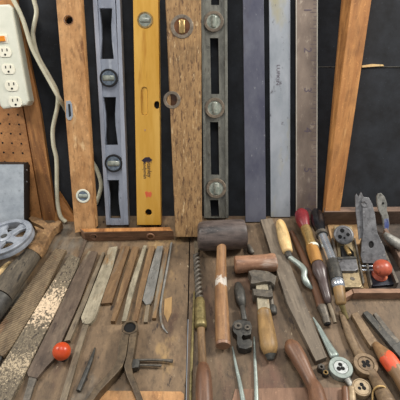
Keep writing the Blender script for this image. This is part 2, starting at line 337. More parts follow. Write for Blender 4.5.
# ================================================================ LEVELS AND RULERS
def leaner(name, label, cat, pyb, t, px=200, group=None, a=LEAN):
    """a thing leaning on the wall: stands on its back edge; returns (root, project onto its front, normal)"""
    n, u = lean_frame(a); base = T(px, pyb, t * math.sin(a))
    root = thing(name, label, cat, Matrix.Translation(base - n * t) @ Matrix.Rotation(PI / 2 - a, 4, 'X'), group)
    return root, (lambda x, y, d=0.0: onplane(x, y, base + n * d, n)), n
def quad(tl, tr, br, bl, top=-45):
    def ex(a, b): k = (top - a[1]) / (b[1] - a[1]); return (a[0] + (b[0] - a[0]) * k, top)
    return [ex(tl, bl), ex(tr, br), br, bl]
def LP(name, root, F, n, poly, t, m, d=0.0, bevel=0, holes=(), label=None):
    return part(name, prism([F(x, y, d) for x, y in poly], n * -t, bevel, [[F(x, y, d) for x, y in h] for h in holes]), m, root, label=label)
def vial(root, F, n, x, y, ro, ri, ringm, glassm, vertical=False, d=.001, liquid=True, depth=.004):
    c = F(x, y, 0); k = mpp(c)
    rg = part('vial_ring', lathe(c, n, ringprof(ro * k, ri * k, -depth, d)), ringm, root, smooth=True)
    part('vial_window', lathe(c, n, [(ri * k, -depth), (ri * k, .0003)]), glassm, rg, smooth=True)
    ax = Vector((1, 0, 0)) if not vertical else n.cross(Vector((1, 0, 0))).normalized()
    L = ri * k * .86; r = ri * k * .38; cc = c + n * .0003
    part('vial_tube', addsweep(bmesh.new(), rnd_ends([(*(cc - ax * L * .8), r), (*(cc + ax * L * .8), r)]), 12, .5, n), 'vial' if glassm != 'vial_brown' else 'brass', rg, smooth=True)
    return rg
# 1 pale wooden level, far left
r, F, n = leaner('spirit_level', 'pale worn pine spirit level leaning at far left, hole near its top', 'spirit level', 232, .030)
B = quad((56, 0), (80, 0), (95, 229), (75, 233))
LP('body', r, F, n, B, .030, 'pine', bevel=.001, holes=[circ(68.5, 20, 4)])
LP('backing', r, F, n, circ(68.5, 20, 4.5), .002, 'hole', d=-.012)
c = F(68.5, 20); part('grommet', lathe(c, n, ringprof(5 * mpp(c), 4 * mpp(c), -.003, .0003)), 'handle_brown', r, smooth=True)
LP('side_vial_plate', r, F, n, [(66, 101), (70, 100.5), (72, 104), (73, 116), (71, 120), (68, 120), (66, 117)], .004, 'chrome', d=.001)
LP('side_vial', r, F, n, [(68, 104), (70, 104), (71, 116), (69, 117)], .003, 'black', d=.0016)
vial(r, F, n, 83, 196, 7, 5, 'cream_plastic', 'vial_blue')
# 2 aluminium level
r, F, n = leaner('spirit_level', 'silver aluminium spirit level with waisted cutouts, left of the yellow level', 'spirit level', 225, .022)
B = quad((93, 0), (120, 0), (128, 225), (106, 225))
def hour(x0, x1, y0, y1, dx, w=3):
    return [(x0, y0), (x1, y0), (x1 - w + dx * .35, y0 + (y1 - y0) * .35), (x1 - w + dx * .6, y0 + (y1 - y0) * .6), (x1 + dx, y1), (x0 + dx, y1), (x0 + w + dx * .6, y0 + (y1 - y0) * .6), (x0 + w + dx * .35, y0 + (y1 - y0) * .35)]
H = [hour(99.3, 112.3, 8, 59, 1.5, 1.5), hour(103.3, 116, 97, 145, 2, 1.6), hour(107.5, 119, 180, 219, 2, 1.2), [(98, -40), (110, -40), (111, -4), (99, -4)]]
LP('web', r, F, n, [(96, -45), (113, -45), (125.5, 225), (108, 225)], .010, 'aluminium', d=-.006, holes=H)
LP('rail', r, F, n, [(90, -45), (94.3, -45), (109.5, 225), (106, 225)], .022, 'aluminium', bevel=.0008)
LP('rail', r, F, n, [(114.5, -45), (118.3, -45), (128.5, 225), (124, 225)], .022, 'aluminium', bevel=.0008)
vial(r, F, n, 108.5, 78, 9, 7, 'black', 'vial_blue', d=.0005, depth=.008)
vial(r, F, n, 113.5, 163.5, 9, 7, 'black', 'vial_blue', d=.0005, depth=.008)
# 3 yellow level
r, F, n = leaner('spirit_level', 'yellow painted spirit level with black lettering and a red mark', 'spirit level', 225, .024)
B = quad((133, 0), (158.5, 0), (161, 225), (137, 225))
LP('body', r, F, n, B, .024, 'yellow_paint', bevel=.0008, holes=[circ(148.5, 212.5, 3.3), circ(157, 105, 3, 12, 4), [(141, 91), (142, 87.8), (144.3, 86.7), (146.6, 87.8), (147.6, 91), (148, 112), (146.8, 114.8), (144.6, 115.3), (142.2, 114.5), (141.2, 112)]])
LP('backing', r, F, n, circ(148.5, 212.5, 4), .002, 'hole', d=-.010); LP('backing', r, F, n, circ(157, 105, 3.4, 12, 4.6), .002, 'hole', d=-.006)
vial(r, F, n, 145, 20, 8, 6.2, 'brass', 'vial')
GR = [(141.2, 91), (142.2, 88), (144.3, 87), (146.4, 88), (147.4, 91), (147.8, 112), (146.6, 114.5), (144.6, 115), (142.4, 114.2), (141.4, 112)]
part('finger_groove', prism([F(x, y, -.0022) for x, y in GR], n * -.001), 'yellow_paint', r)
c = F(145, 130); part('rivet', lathe(c, n, [(.0022, -.002), (.0022, .0006)]), 'pine', r, smooth=True)
def text(body, px, py, hpx, F, n, root, m, roll=-PI / 2, d=.0004, name='lettering', sx=1.0):
    cu = bpy.data.curves.new(name, 'FONT'); cu.body = body; cu.align_x = 'CENTER'; cu.align_y = 'CENTER'
    c = F(px, py, d); cu.size = hpx * mpp(c) * 1.35; cu.extrude = .0001
    o = bpy.data.objects.new('t', cu); C.objects.link(o); bpy.context.view_layer.update()
    me = bpy.data.meshes.new_from_object(o.evaluated_get(bpy.context.evaluated_depsgraph_get()))
    bpy.data.objects.remove(o)
    bm = bmesh.new(); bm.from_mesh(me)
    X = Matrix.Translation(c) @ Matrix.Rotation(math.acos(max(-1, min(1, n.z))), 4, 'X') @ Matrix.Rotation(roll, 4, 'Z') @ Matrix.Diagonal((sx, 1, 1, 1))
    bmesh.ops.transform(bm, matrix=X, verts=bm.verts)
    return part(name, bm, m, root)
text('Stanley', 149.2, 169, 4.4, F, n, r, 'ink'); text('Handyman', 144.8, 169, 3.4, F, n, r, 'ink')
LP('emblem', r, F, n, [(141.5, 160.5), (145, 157.5), (149, 157), (152.5, 160), (149.5, 162), (145.5, 161.5), (145.5, 164), (143.5, 162)], .0008, 'ink', d=.0003)
LP('red_mark', r, F, n, [(145, 192), (147, 191), (148, 192.5), (151, 191.5), (152, 194), (150.5, 197.5), (148, 196.5), (146.5, 198), (145.5, 195)], .0008, 'red_mark', d=.0003)
# 4 oak level
r, F, n = leaner('spirit_level', 'wide coarse grained oak spirit level with round brass-brown vial at top', 'spirit level', 237, .034)
B = quad((166, 0), (200.5, 0), (202, 237), (175.5, 237))
B = [(163.5, -45), (201, -45), (202, 237), (175.5, 237)]
LP('body', r, F, n, B, .034, 'oak', bevel=.001, holes=[circ(172, 100, 5, 14, 8)])
LP('backing', r, F, n, circ(172, 100, 5.4, 14, 8.6), .002, 'vial_brown', d=-.008)
vial(r, F, n, 182, 26.5, 11.5, 8, 'bronze_ring', 'vial_brown', True)
cc = F(172, 100); part('side_vial_ring', lathe(cc, n, ringprof(8.6 * mpp(cc), 5.6 * mpp(cc), -.004, .0008)), 'bronze_ring', r, smooth=True)
# 5 grey metal level
r, F, n = leaner('spirit_level', 'grey cast metal spirit level with three round vials and straight slots', 'spirit level', 218, .020)
H = []
for (y0, y1) in ((-30, 5), (38, 94), (122, 175), (200, 217.2)):
    H.append([(210, y0), (218.3, y0), (219.3, y1), (211.2, y1)])
LP('web', r, F, n, [(201, -45), (226.5, -45), (228, 218), (204, 218)], .010, 'iron_grey', d=-.004, holes=H)
LP('rail', r, F, n, [(200.5, -45), (203.6, -45), (206.2, 218), (204, 218)], .020, 'iron_grey', bevel=.0006)
LP('rail', r, F, n, [(224, -45), (227, -45), (228.4, 218), (225.6, 218)], .020, 'iron_grey', bevel=.0006)
for x, y in ((213.7, 21.5), (214.8, 108), (216.3, 188.5)): vial(r, F, n, x, y, 10, 7, 'bronze_ring', 'vial', True, d=.0015, depth=.01)
# 6-8 steel rulers
def ruler(lbl, top, bot, m, pyb, t=.006, grp='steel straightedges leaning on the wall'):
    r, F, n = leaner('straightedge', lbl, 'ruler', pyb, t, group=grp)
    LP('blade', r, F, n, [(top[0] - .2, -45), (top[1] - .2, -45), (bot[1], pyb), (bot[0], pyb)], t, m, bevel=.0005)
    return r, F, n
ruler('blue-grey steel straightedge leaning beside the grey metal level', (242.5, 263.5), (245.5, 266), 'steel_blue', 222)
r, F, n = ruler('brightest silvery steel straightedge, between the blue-grey and brown ones', (268.8, 290.6), (270.8, 290.2), 'steel_bright', 217)
text('LUFKIN', 278, 75, 3.2, F, n, r, 'etch', sx=1.4)
r, F, n = ruler('brownish steel ruler with stamped numbers and tick marks', (296, 318), (296.2, 317), 'steel_mauve', 219)
LP('edge_strip', r, F, n, [(317, -45), (318, -45), (317.2, 219), (316.2, 219)], .001, 'ruler_edge', d=.0003)
LP('edge_strip', r, F, n, [(296, -45), (296.8, -45), (297, 219), (296.2, 219)], .001, 'ruler_edge', d=.0003)
bm = bmesh.new()
for i in range(58):
    y = -20 + i * 4; l = 6 if i % 4 == 0 else 3
    addprism(bm, [F(316.4 - l, y, .0003), F(316.4, y, .0003), F(316.4, y + .45, .0003), F(316.4 - l, y + .45, .0003)], n * -.0006)
part('tick_marks', bm, 'etch', r)
for k, ch in enumerate('123456'): text(ch, 307.5, 10 + k * 40, 8, F, n, r, 'etch', name='numeral')

# small wooden torpedo level lying in front of them
r = thing('torpedo_level', 'small reddish wooden level standing on bench before the tall levels', 'spirit level', frame_T((128, 236), (128, 226)))
TP('body', [(80, 229), (170, 227), (173.5, 231), (84, 232.5)], 0, .026, 'torpedo_wood', r, .0008)
TP('lit_top', [(81, 228.8), (169.5, 227), (172.5, 230.6), (84.5, 231.8)], .0262, .0272, 'pine_orange', r, .0002, label='wooden top face with orange light painted in')  # lighter plate paints the orange light falling on the wooden top
for x in (93.5, 150.5):
    p = T(x, 242.5, 0) ; q = Vector((T(x, 236.3, .0145).x, T(100, 232, .026).y - .0004, .0135)); 
    rg = part('vial_port', lathe(q, Vector((0, -1, 0)), ringprof(.0085, .0055, -.001, .0012)), 'copper_wood', r, smooth=True)
    part('vial_glass', lathe(q, Vector((0, -1, 0)), [(.0055, -.001), (.0055, .0006)]), 'hole' if x < 100 else 'vial_brown', rg, smooth=True)
q = Vector((T(120, 236).x, T(100, 232, .026).y - .0003, .012))
part('name_plate', prism([q + Vector((-.03, 0, -.001)), q + Vector((.03, 0, -.001)), q + Vector((.03, 0, .001)), q + Vector((-.03, 0, .001))], Vector((0, -.0008, 0))), 'handle_brown', r)

# ================================================================ LEFT SIDE OF THE WALL
r = thing('power_strip', 'cream power strip with orange switch and outlets mounted beside wooden stud', 'power strip', frame_W(wallP(14, 108, .036), LEAN, roll((14, 108), (-4, 3))))
FD = .050
FF = lambda x, y, d=0.0: wallP(x, y, FD + d)
part('housing', prism([FF(-20, 5), FF(8.5, 4), FF(11, 7), FF(28.5, 101), FF(26, 105), FF(3, 109), FF(0, 106)], WN * -.032, .004), 'cream_plastic', r)
for x, y in ((4.5, 52), (8, 69), (11.3, 86), (15, 102)):
    c = FF(x, y); k = mpp(c); s = .93
    pts = []
    for i in range(28):
        a = 2 * PI * i / 28; xx = 6.6 * math.cos(a); yy = 6.6 * math.sin(a); yy = max(-5, min(5, yy)); a2 = -.18
        pts.append(FF(x + xx * math.cos(a2) * 1 - yy * math.sin(a2) * -1 * -1, y + yy + xx * .0, .0014))
    f = part('outlet', prism(pts, WN * -.002, .0004), 'outlet_plastic', r)
    for dx, dy, w_, h_ in ((-2.6, -1.8, .9, 2.8), (2.2, -2.2, .9, 2.8)):
        part('slot', prism([FF(x + dx - w_ / 2, y + dy - h_ / 2, .0018), FF(x + dx + w_ / 2, y + dy - h_ / 2, .0018), FF(x + dx + w_ / 2 + .3, y + dy + h_ / 2, .0018), FF(x + dx - w_ / 2 + .3, y + dy + h_ / 2, .0018)], WN * -.001), 'hole', f)
    part('ground_hole', prism([FF(a, b, .0018) for a, b in circ(x + .6, y + 2.6, 1.1, 10)], WN * -.001), 'hole', f)
sw = part('switch_bezel', prism([FF(-8, 35, .001), FF(6.5, 34, .001), FF(8, 43, .001), FF(-7, 44.5, .001)], WN * -.002, .0004), 'outlet_plastic', r)
part('switch', prism([FF(-7, 36.2, .004), FF(3.8, 35.8, .004), FF(5, 41, .004), FF(-6, 42, .004)], WN * -.004, .0008), 'amber', sw)
def cordpath(pts, d, rr=.0045):
    P = [(*wallP(x, y, dd), rr) for x, y, dd in [(p + (d,)) if len(p) == 2 else p for p in pts]]
    return addsweep(bmesh.new(), cr(P, 8), 12, 1, WN)
o = part('power_cord', cordpath([(4, -14), (14, 1), (23, 20), (31, 45), (38, 60), (49, 80), (59, 98), (66, 110, .012), (78, 135, .007), (90, 158, .007), (97, 170, .006), (101, 184, .006), (99.5, 194, .006), (96, 204, .006)], .038), 'cable', r, None, True)
o = part('electric_cable', cordpath([(32, -14), (34, 0), (36.5, 12), (34, 26, .028), (33.2, 37, .024), (38, 56, .022), (49, 76, .022), (57, 92, .022), (57.5, 106, .022), (53, 128, .022), (53.5, 145, .022), (56.5, 160, .022), (57, 190, .022), (58, 206, .022), (61, 217, .024), (66, 222, .024)], .026), 'cable', None, frame_W(wallP(50, 120)), True)
tagset(o, 'cream electric cable hanging down left of the pine level to the bench', 'cable')
r, F, n = leaner('metal_box', 'flat grey metal box with black side standing against the pegboard', 'box', 229, .034)
LP('shell', r, F, n, [(-40, 163), (22, 164), (24, 167), (24, 230), (-40, 230)], .033, 'black', d=-.001, label='black side edge')
LP('cover', r, F, n, [(-40, 164.5), (23.4, 164.5), (23.8, 230), (-40, 230)], .0015, 'galvanised', d=.0005, label='dull silver-grey cover plate')
for yy in (171, 183):
    c = F(24, yy); part('screw', lathe(c + n * -.015 + Vector((0.0005, 0, 0)), Vector((1, 0, 0)), [(.0018, -.002), (.0018, .0006)], 10), 'chrome', r, smooth=True)

# grey spoked wheel lying tilted at left
def wheel():
    cpx = (5, 238); hgt = .046; c = T(cpx[0], cpx[1], hgt); v = (CAM - c).normalized()
    e = (RT * -.47 + UP * .88); e = (e - v * e.dot(v)).normalized(); N = (v * .5 + e * .866).normalized()
    k = mpp(c); R = 28 * k
    low = c.z - R * math.sqrt(1 - N.z ** 2) - .012 * N.z
    c = c + Vector((0, 0, max(0, -low) + .0005)) if low < 0 else c
    X = Matrix.Translation(c) @ N.to_track_quat('Z', 'Y').to_matrix().to_4x4()
    r = thing('spoked_wheel', 'grey metal spoked wheel lying tilted in front of the metal box', 'wheel', X)
    part('rim', lathe(c, N, [(R * .79, -.010), (R, -.010), (R, -.003), (R * .985, -.002), (R * .985, -.001), (R, 0), (R, .004), (R * .97, .0055), (R * .80, .0055), (R * .79, .003), (R * .79, -.010)], 48), 'wheel_metal', r, smooth=True)
    hb = part('hub', lathe(c, N, [(R * .24, -.006), (R * .24, .003), (R * .18, .005)], 24), 'wheel_metal', r, smooth=True)
    part('bore', lathe(c, N, [(R * .12, .005), (R * .12, .0055), (R * .06, .0056)], 16), 'dark_iron', hb, smooth=True)
    _, u, w_ = basis(N)
    for i in range(5):
        a = 2 * PI * i / 5 + .5; pts = []
        d = u * math.cos(a) + w_ * math.sin(a); s = N.cross(d)
        pts = [c + d * (R * .2) + s * R * .17 + N * .002, c + d * (R * .5) + s * R * .13 + N * .002, c + d * (R * .80) + s * R * .25 + N * .002, c + d * (R * .80) - s * R * .25 + N * .002, c + d * (R * .5) - s * R * .13 + N * .002, c + d * (R * .2) - s * R * .17 + N * .002]
        part('spoke', prism(pts, N * -.005, .0005), 'wheel_metal', r)
wheel()

# ================================================================ TABLE TOOLS, LEFT
r = thing('pipe_wrench', 'big rusty forked-jaw tool with grey barrel handle at left edge', 'wrench', frame_T((5, 305), (46, 235)))
TS('handle', [(34, 252.5, 8.3), (28, 260, 9.6), (19, 271, 11), (8, 285, 12), (0, 297, 12.5)], 'old_handle', r, ra=False, rb=False, seg=24)
TS('end_cap', [(0, 297.5, 13.2), (-3, 302, 13), (-10, 314, 12)], 'dark_iron', r, ra=False, seg=24, label='black metal end cap')
TS('ferrule', [(36.2, 249.5, 8.2), (34.6, 252, 9.6), (33.4, 253.6, 9.2)], 'rust_iron', r, ra=False, rb=False, seg=24, n=1)
TP('jaw_head', [(29, 249), (34, 240), (37.5, 232), (34, 225.5), (40.5, 228.2), (43.5, 229.4), (44, 228), (39, 224.6), (31, 221.2), (28.5, 218), (31, 216), (38, 217.5), (44, 220.5), (48, 223.5), (54, 222), (58, 220), (61.8, 221.5), (59, 225), (53, 229.5), (49.5, 235.5), (45, 245), (40.8, 252)], .006, .024, 'rust_iron', r, .0012)
r = thing('chisel', 'short bright yellow wooden tool handle poking in at left edge', 'chisel', frame_T((-5, 284), (11, 264)))
TS('handle', [(10.2, 264.5, 3.6), (6, 269, 5), (-2, 279, 5.6), (-14, 293, 6)], 'handle_pale', r)

def fil(label, body, m, z=.004, tang=None, tm=None, name='file', cat='file', grp='files laid in a fan at left', z0=0, bevel=.0007):
    z *= 1.5; ys = sorted(body, key=lambda p: p[1]); top = ys[0]; bot = ys[-1]
    r = thing(name, label, cat, frame_T(bot, top), grp)
    TP('blade', body, z0, z, m, r, bevel)
    if tang: TP('tang', tang, z0, z * .75, tm or m, r, .0004)
    return r
fil('widest rust-brown rasp with crosshatched teeth, beside the barrel handle', [(55, 248.5), (66, 249.5), (40, 300), (12, 346), (3, 356), (-12, 352), (-10, 338), (14, 305)], 'file_rust', .007, [(3, 354), (-2, 366), (-14, 380), (-20, 376), (-8, 352)], 'dark_iron', name='rasp', cat='rasp')
fil('long rasp crusted with pale sawdust, second from the barrel handle', [(70, 254), (79.5, 258), (77, 267), (61.5, 300), (10, 402), (0, 420), (-28, 416), (-18, 396), (1, 366), (41, 300)], 'rasp', .006, name='rasp', cat='rasp')
# loose sawdust crumbs on that rasp
bm = bmesh.new()
for i in range(230):
    t = random.betavariate(1.6, 1.8); y = 275 + t * 118; xl = 59 - (y - 272) * .60; xr = 74 - (y - 272) * .505
    x = xl + 2 + (xr - xl - 4) * random.random(); 
    p = T(x, y, .0062); s = random.uniform(.0005, .0014); a = random.random() * PI
    pts = [p + Vector((math.cos(a + q) * s, math.sin(a + q) * s * .7, random.uniform(0, .0008))) for q in (0, 1.7, 3.2, 4.9)]
    addprism(bm, pts, Vector((0, 0, -.0006)))
o = part('sawdust', bm, 'sawdust', None, frame_T((20, 380), (60, 290))); o['kind'] = 'stuff'; tagset(o, 'pale sawdust crumbs scattered on the second rasp', 'sawdust')
fil('broad dark file with shouldered tang, right of the sawdusty rasp', [(89, 250.5), (97.5, 251.5), (94, 262), (80, 300), (62, 340), (54, 359), (46, 367), (37, 378), (28, 376), (27, 372), (53, 320), (78, 268)], 'file_dark', .005, [(29, 376), (37, 377), (33, 388), (29, 402), (22, 402), (27, 386)], 'mid_iron')
fil('very narrow file strip beside the red ball', [(102, 252), (105, 252), (87, 300), (70, 340), (64, 341), (82, 300)], 'file_grey_brown', .0055)
fil('light grey flat file with long thin tang right of red ball', [(109, 247.5), (117.5, 246), (112.5, 268), (95, 318), (90.5, 323), (87, 324), (82.5, 323), (81, 317), (103, 262)], 'file_light', .005, [(83.5, 322), (89, 323), (80, 352), (66, 402), (59, 402), (74, 352)], 'file_grey_brown')
fil('brown flat file with square lower end near the calipers', [(121.5, 246), (130, 246), (111.5, 302.5), (101, 303.5), (104, 293)], 'file_brown', .005)
fil('dark brown square file tapering to a point, after the square-ended file', [(132.5, 246), (139, 247), (128, 284), (115, 321), (110.5, 321), (121, 284)], 'file_brown', .006)
fil('thin pale-edged file between two brown files', [(143.5, 245), (147, 245), (136, 282), (126, 321), (121.5, 321), (130, 284)], 'file_light', .0055)
fil('rust-brown narrow file left of the blue-grey file', [(149, 246), (155, 246), (146, 283), (137, 321), (132.5, 321), (139, 286)], 'file_brown', .005)
fil('blue-grey flat file with a forked-looking shoulder near the bench seam', [(157, 246), (163, 245.5), (158, 275), (153, 299), (150.5, 303.5), (146, 304.5), (142.5, 300), (148, 276)], 'file_blue', .005, [(146, 303.5), (150, 302.5), (147.5, 322), (143.5, 322)], 'file_grey_brown')
fil('slim brown file second from the right of the fan', [(165, 247), (169, 247), (163, 280), (156, 318), (152, 318), (158, 280)], 'file_brown', .005)
fil('small dark file short and half hidden at the top near the pine level', [(84, 239), (87, 240), (80, 259), (76.5, 262)], 'file_dark', .003)
r = thing('steel_rod', 'thin steel rod with hooked lower end at the right end of the file fan', 'rod', frame_T((160, 322), (171, 243)))
TS('shaft', [(171.5, 243, 1.1), (167, 268, 1.3), (162.5, 292, 1.4), (160.3, 308, 1.3), (161, 320, 1.2), (163.5, 328, 1.1), (167.5, 333, .7)], 'file_blue', r, ra=False)
r = thing('wooden_shim', 'small thin pale wood shim lying right of the hooked rod', 'shim', frame_T((163, 330), (168, 296)))
TP('shim', [(164.5, 299), (172, 296.5), (171.5, 312), (167.5, 322), (164, 314)], 0, .0015, 'handle_tan', r, .0003)
r = thing('punch', 'short dark pointed steel punch left of the calipers', 'punch', frame_T((78, 392), (95, 347)))
TS('shaft', [(95, 348, .8), (91, 360, 2), (84, 378, 2.6), (78.5, 391, 2.6)], 'dark_iron', r, rb=False)
# red ball
r = thing('ball', 'shiny orange-red ball resting on the bench among the files', 'ball', Matrix.Translation(T(62, 356)))
c = T(62, 352.3, .0175); R_ = 9 * mpp(c); bm = bmesh.new(); bmesh.ops.create_uvsphere(bm, u_segments=32, v_segments=20, radius=R_); bmesh.ops.translate(bm, vec=Vector((c.x, c.y, R_ + .0058)), verts=bm.verts)
# the ball rests partly on a file edge
part('sphere', bm, 'ball_red', r, smooth=True)
part('collar', lathe(Vector((c.x, c.y, 0)), Vector((0, 0, 1)), [(.007, .0), (.007, .007)], 20), 'dark_iron', r, smooth=True)
# calipers
r = thing('calipers', 'rusty spring calipers with open legs and thumbscrew rods', 'calipers', frame_T((118, 400), (129, 328)))
TP('arm', [(122, 331), (129.2, 333), (126, 356), (122.5, 366), (118, 372), (100, 391), (92, 402), (84, 402), (94, 388), (112, 368), (117, 359), (118.5, 345)], .001, .019, 'caliper_iron', r, .0015)
TP('arm', [(129.6, 333), (137, 331.5), (134, 352), (131.5, 364), (133, 374), (139, 388), (144, 402), (137.5, 402), (132, 388), (126.5, 376), (124, 366), (127, 354)], .001, .019, 'caliper_iron', r, .0015)
hd = Tdisc('pivot_ring', 129.7, 327, 8.2, 6, .001, .020, 'caliper_iron', r)
Tdisc('bore', 129.7, 327, 6.1, 0, .012, .017, 'hole', hd)
TP('nut', [(131, 359), (138, 358.5), (139.5, 361), (138.5, 367), (132, 368)], .003, .014, 'dark_iron', r)
s1 = TS('screw_rod', [(137, 360.2, 1.5), (150, 359.8, 1.3), (165, 360.3, 1.4), (172, 361.2, 2.2)], 'mid_iron', r, zb=.004)
TS('screw_rod', [(138, 365, 1.3), (150, 365.2, 1.2), (161, 365.6, 1.3)], 'mid_iron', r, zb=.004)
r = thing('wooden_board', 'light pine board edge at the bottom below the calipers', 'board', frame_T((140, 402), (140, 392)))
TP('plank', [(94, 390.5), (181, 391.5), (184, 394), (184, 430), (70, 430)], 0, .0009, 'pine', r, 0)

# ================================================================ CENTRE
# dark peg between the two mallets
r = thing('peg', 'tiny dark iron peg lying between the two mallet heads', 'peg', frame_T((252, 254), (249, 246)))
TS('shaft', [(248.5, 246, 2.2), (250.5, 250, 3), (252.5, 253, 2.4)], 'mid_iron', r)
r = thing('hand_auger', 'long auger with twisted bit and brown handle along the bench seam', 'auger', frame_T((204, 400), (196, 225)))
TP('spade_tip', [(193.5, 224), (197, 222), (199, 235), (198.5, 250), (197.5, 255), (195, 254), (194, 245)], .0, .0035, 'file_grey_brown', r)
A = T(196.2, 254, .0075); Bp = T(199.5, 301, .008); bm = bmesh.new(); dv = (Bp - A); ax, u_, v_ = basis(dv)
for ph in (0, PI):
    pr = []
    for i in range(121):
        t = i / 120; a = 2 * PI * 5.5 * t + ph; p = A + dv * t + (u_ * math.cos(a) + v_ * math.sin(a)) * .0042
        pr.append((*p, .0030))
    addsweep(bm, pr, 8, 1)
addsweep(bm, [(*A, .002), (*Bp, .002)], 8)
part('twist_bit', bm, 'mid_iron', r, smooth=True)
TS('sleeve', [(199.5, 300, 4.2), (200, 303, 5), (200.5, 322, 5.6)], 'auger_brass', r, ra=False, rb=False, n=2)
TS('collar', [(200.6, 322, 6.2), (200.8, 326, 6.2)], 'auger_brass', r, n=1)
TS('neck', [(201, 327, 4), (201.8, 345, 3.8), (202.6, 365, 4.2)], 'file_brown', r, ra=False, rb=False, zb=.002)
TS('handle', [(203, 366, 5.5), (203.6, 374, 7.5), (204, 388, 8.4), (204.5, 410, 8.8)], 'handle_brown', r, seg=20)
r = thing('steel_rod', 'thin greenish brass rod lying beside the auger handle', 'rod', frame_T((191, 400), (194, 300)))
TS('shaft', [(194.5, 292, 1.2), (193, 330, 1.4), (191.3, 370, 1.6), (190.5, 404, 1.6)], 'auger_brass', r)

r = thing('mallet', 'large mallet with dark cylindrical head and paint-splashed wooden handle', 'mallet', frame_T((223, 350), (221, 240)))
zc = .033; P = [(197.5, 238, 10), (198.2, 238, 12.5), (200, 238, 14), (204, 238, 15), (215, 237.5, 15.3), (232, 236.6, 15.3), (242, 236, 14.8), (244.6, 235.8, 14), (245.6, 235.7, 11)]
pr = []
for x, y, rr in P:
    q = T(x, y - 2, zc); pr.append((*q, rr * mpp(q)))
hd = part('head', addsweep(bmesh.new(), pr, 36, 1, Vector((0, 0, 1))), 'mallet_head', r, smooth=True)
TS('handle', [(221.5, 246, 4.6, .030), (221.3, 262, 5, .026), (221, 285, 6, .021), (222, 315, 7, .018), (223, 343, 7.6, .0155)], 'mallet_handle', r, rb=False, seg=20)
q = T(223, 343, .0155); q2 = T(223, 346, .0150)
TS('handle_butt', [(223, 343.2, 7.6, .0155), (223.1, 346, 7.2, .0152)], 'copper_wood', r, n=1, ra=False, rb=False, seg=20)

r = thing('small_mallet', 'small copper-brown mallet head with short handle under the wrench', 'mallet', frame_T((256, 290), (255, 262)))
pr = []
for x, y, rr in [(234.5, 265, 6.5), (235.2, 265, 8.3), (237, 264.8, 9), (245, 264, 8.6), (255, 263.4, 8.4), (266, 262.8, 8.8), (273, 262.4, 9.4), (275, 262.3, 8.8), (275.7, 262.2, 7)]:
    q = T(x, y, .019); pr.append((*q, rr * mpp(q)))
part('head', addsweep(bmesh.new(), pr, 30, 1), 'copper_wood', r, smooth=True)
TS('handle', [(255, 267, 3, .016), (255.5, 274, 2.8, .011), (256, 281, 2.6, .006)], 'handle_tan', r, rb=False)

r = thing('monkey_wrench', 'monkey wrench with iron jaws and yellowish wooden handle', 'wrench', frame_T((270, 358), (262, 272)))
TP('fixed_jaw', [(248.5, 271), (254, 269.5), (268, 271), (276.5, 276), (274.5, 285), (271, 281.5), (265, 281), (253, 283.5), (250.5, 283), (251.5, 277)], .009, .028, 'mid_iron', r, .0012)
TP('sliding_jaw', [(252.5, 288.5), (272, 290), (273, 296), (269, 297), (254, 295)], .007, .026, 'mid_iron', r, .001)
TP('bar', [(255.5, 280), (268, 282), (270, 313), (258.5, 314)], .006, .020, 'file_light', r, .001)
TS('adjusting_screw', [(269.5, 282, 2, .016), (272.5, 308, 2, .014)], 'mid_iron', r, n=1)
TS('knurled_nut', [(272.5, 307, 4.2, .013), (273, 313, 4.2, .012)], 'dark_iron', r, n=1)
TS('handle', [(264, 311, 6.6, .016), (265, 319, 7.3), (267, 333, 8.4), (269, 346, 8.8), (270, 352, 7)], 'handle_tan', r, seg=20)
TS('butt_cap', [(270, 353, 6, .012), (270.4, 359, 3.6, .010)], 'dark_iron', r, n=1, label='dark tip of the handle')

r = thing('tube_cutter', 'small iron tube cutter with dark bulb handle, left of monkey wrench', 'tube cutter', frame_T((244, 348), (239, 284)))
TS('handle', [(238, 284.5, 3.2), (239.3, 291, 5.2), (241, 300, 5.2), (242.3, 307, 3)], 'dark_iron', r)
TS('shaft', [(242.3, 307, 2.8, .012), (244.5, 320, 3, .010)], 'dark_iron', r, n=1)
TP('frame', [(232, 325), (234, 321), (239, 319.2), (250, 321), (251.8, 326), (251, 334), (246, 335.5), (243, 334.5), (241.5, 337), (243, 340), (249.5, 338.5), (252.3, 341), (252, 346.5), (246, 349), (239, 347.5), (237, 343), (237, 335), (233, 331)], .001, .016, 'dark_iron', r, .0012)
Tdisc('roller', 238.2, 325.5, 4, 1.5, .0162, .019, 'mid_iron', r); Tdisc('roller', 247.5, 327, 3.2, 1.2, .0162, .019, 'mid_iron', r)
r = thing('scriber', 'slim flared steel scriber below the large mallet handle', 'scriber', frame_T((243, 402), (233, 346)))
TS('shaft', [(232.5, 347, .8), (236, 366, 1.5), (240, 384, 2.1), (243.5, 404, 2.8)], 'green_steel', r)
r = thing('scriber', 'slim straight steel rod pointing down from under the tube cutter', 'scriber', frame_T((257, 402), (254, 338)))
TS('shaft', [(254.2, 337, .8), (255, 360, 1.5), (256, 382, 2), (256.5, 404, 2.3)], 'green_steel', r)

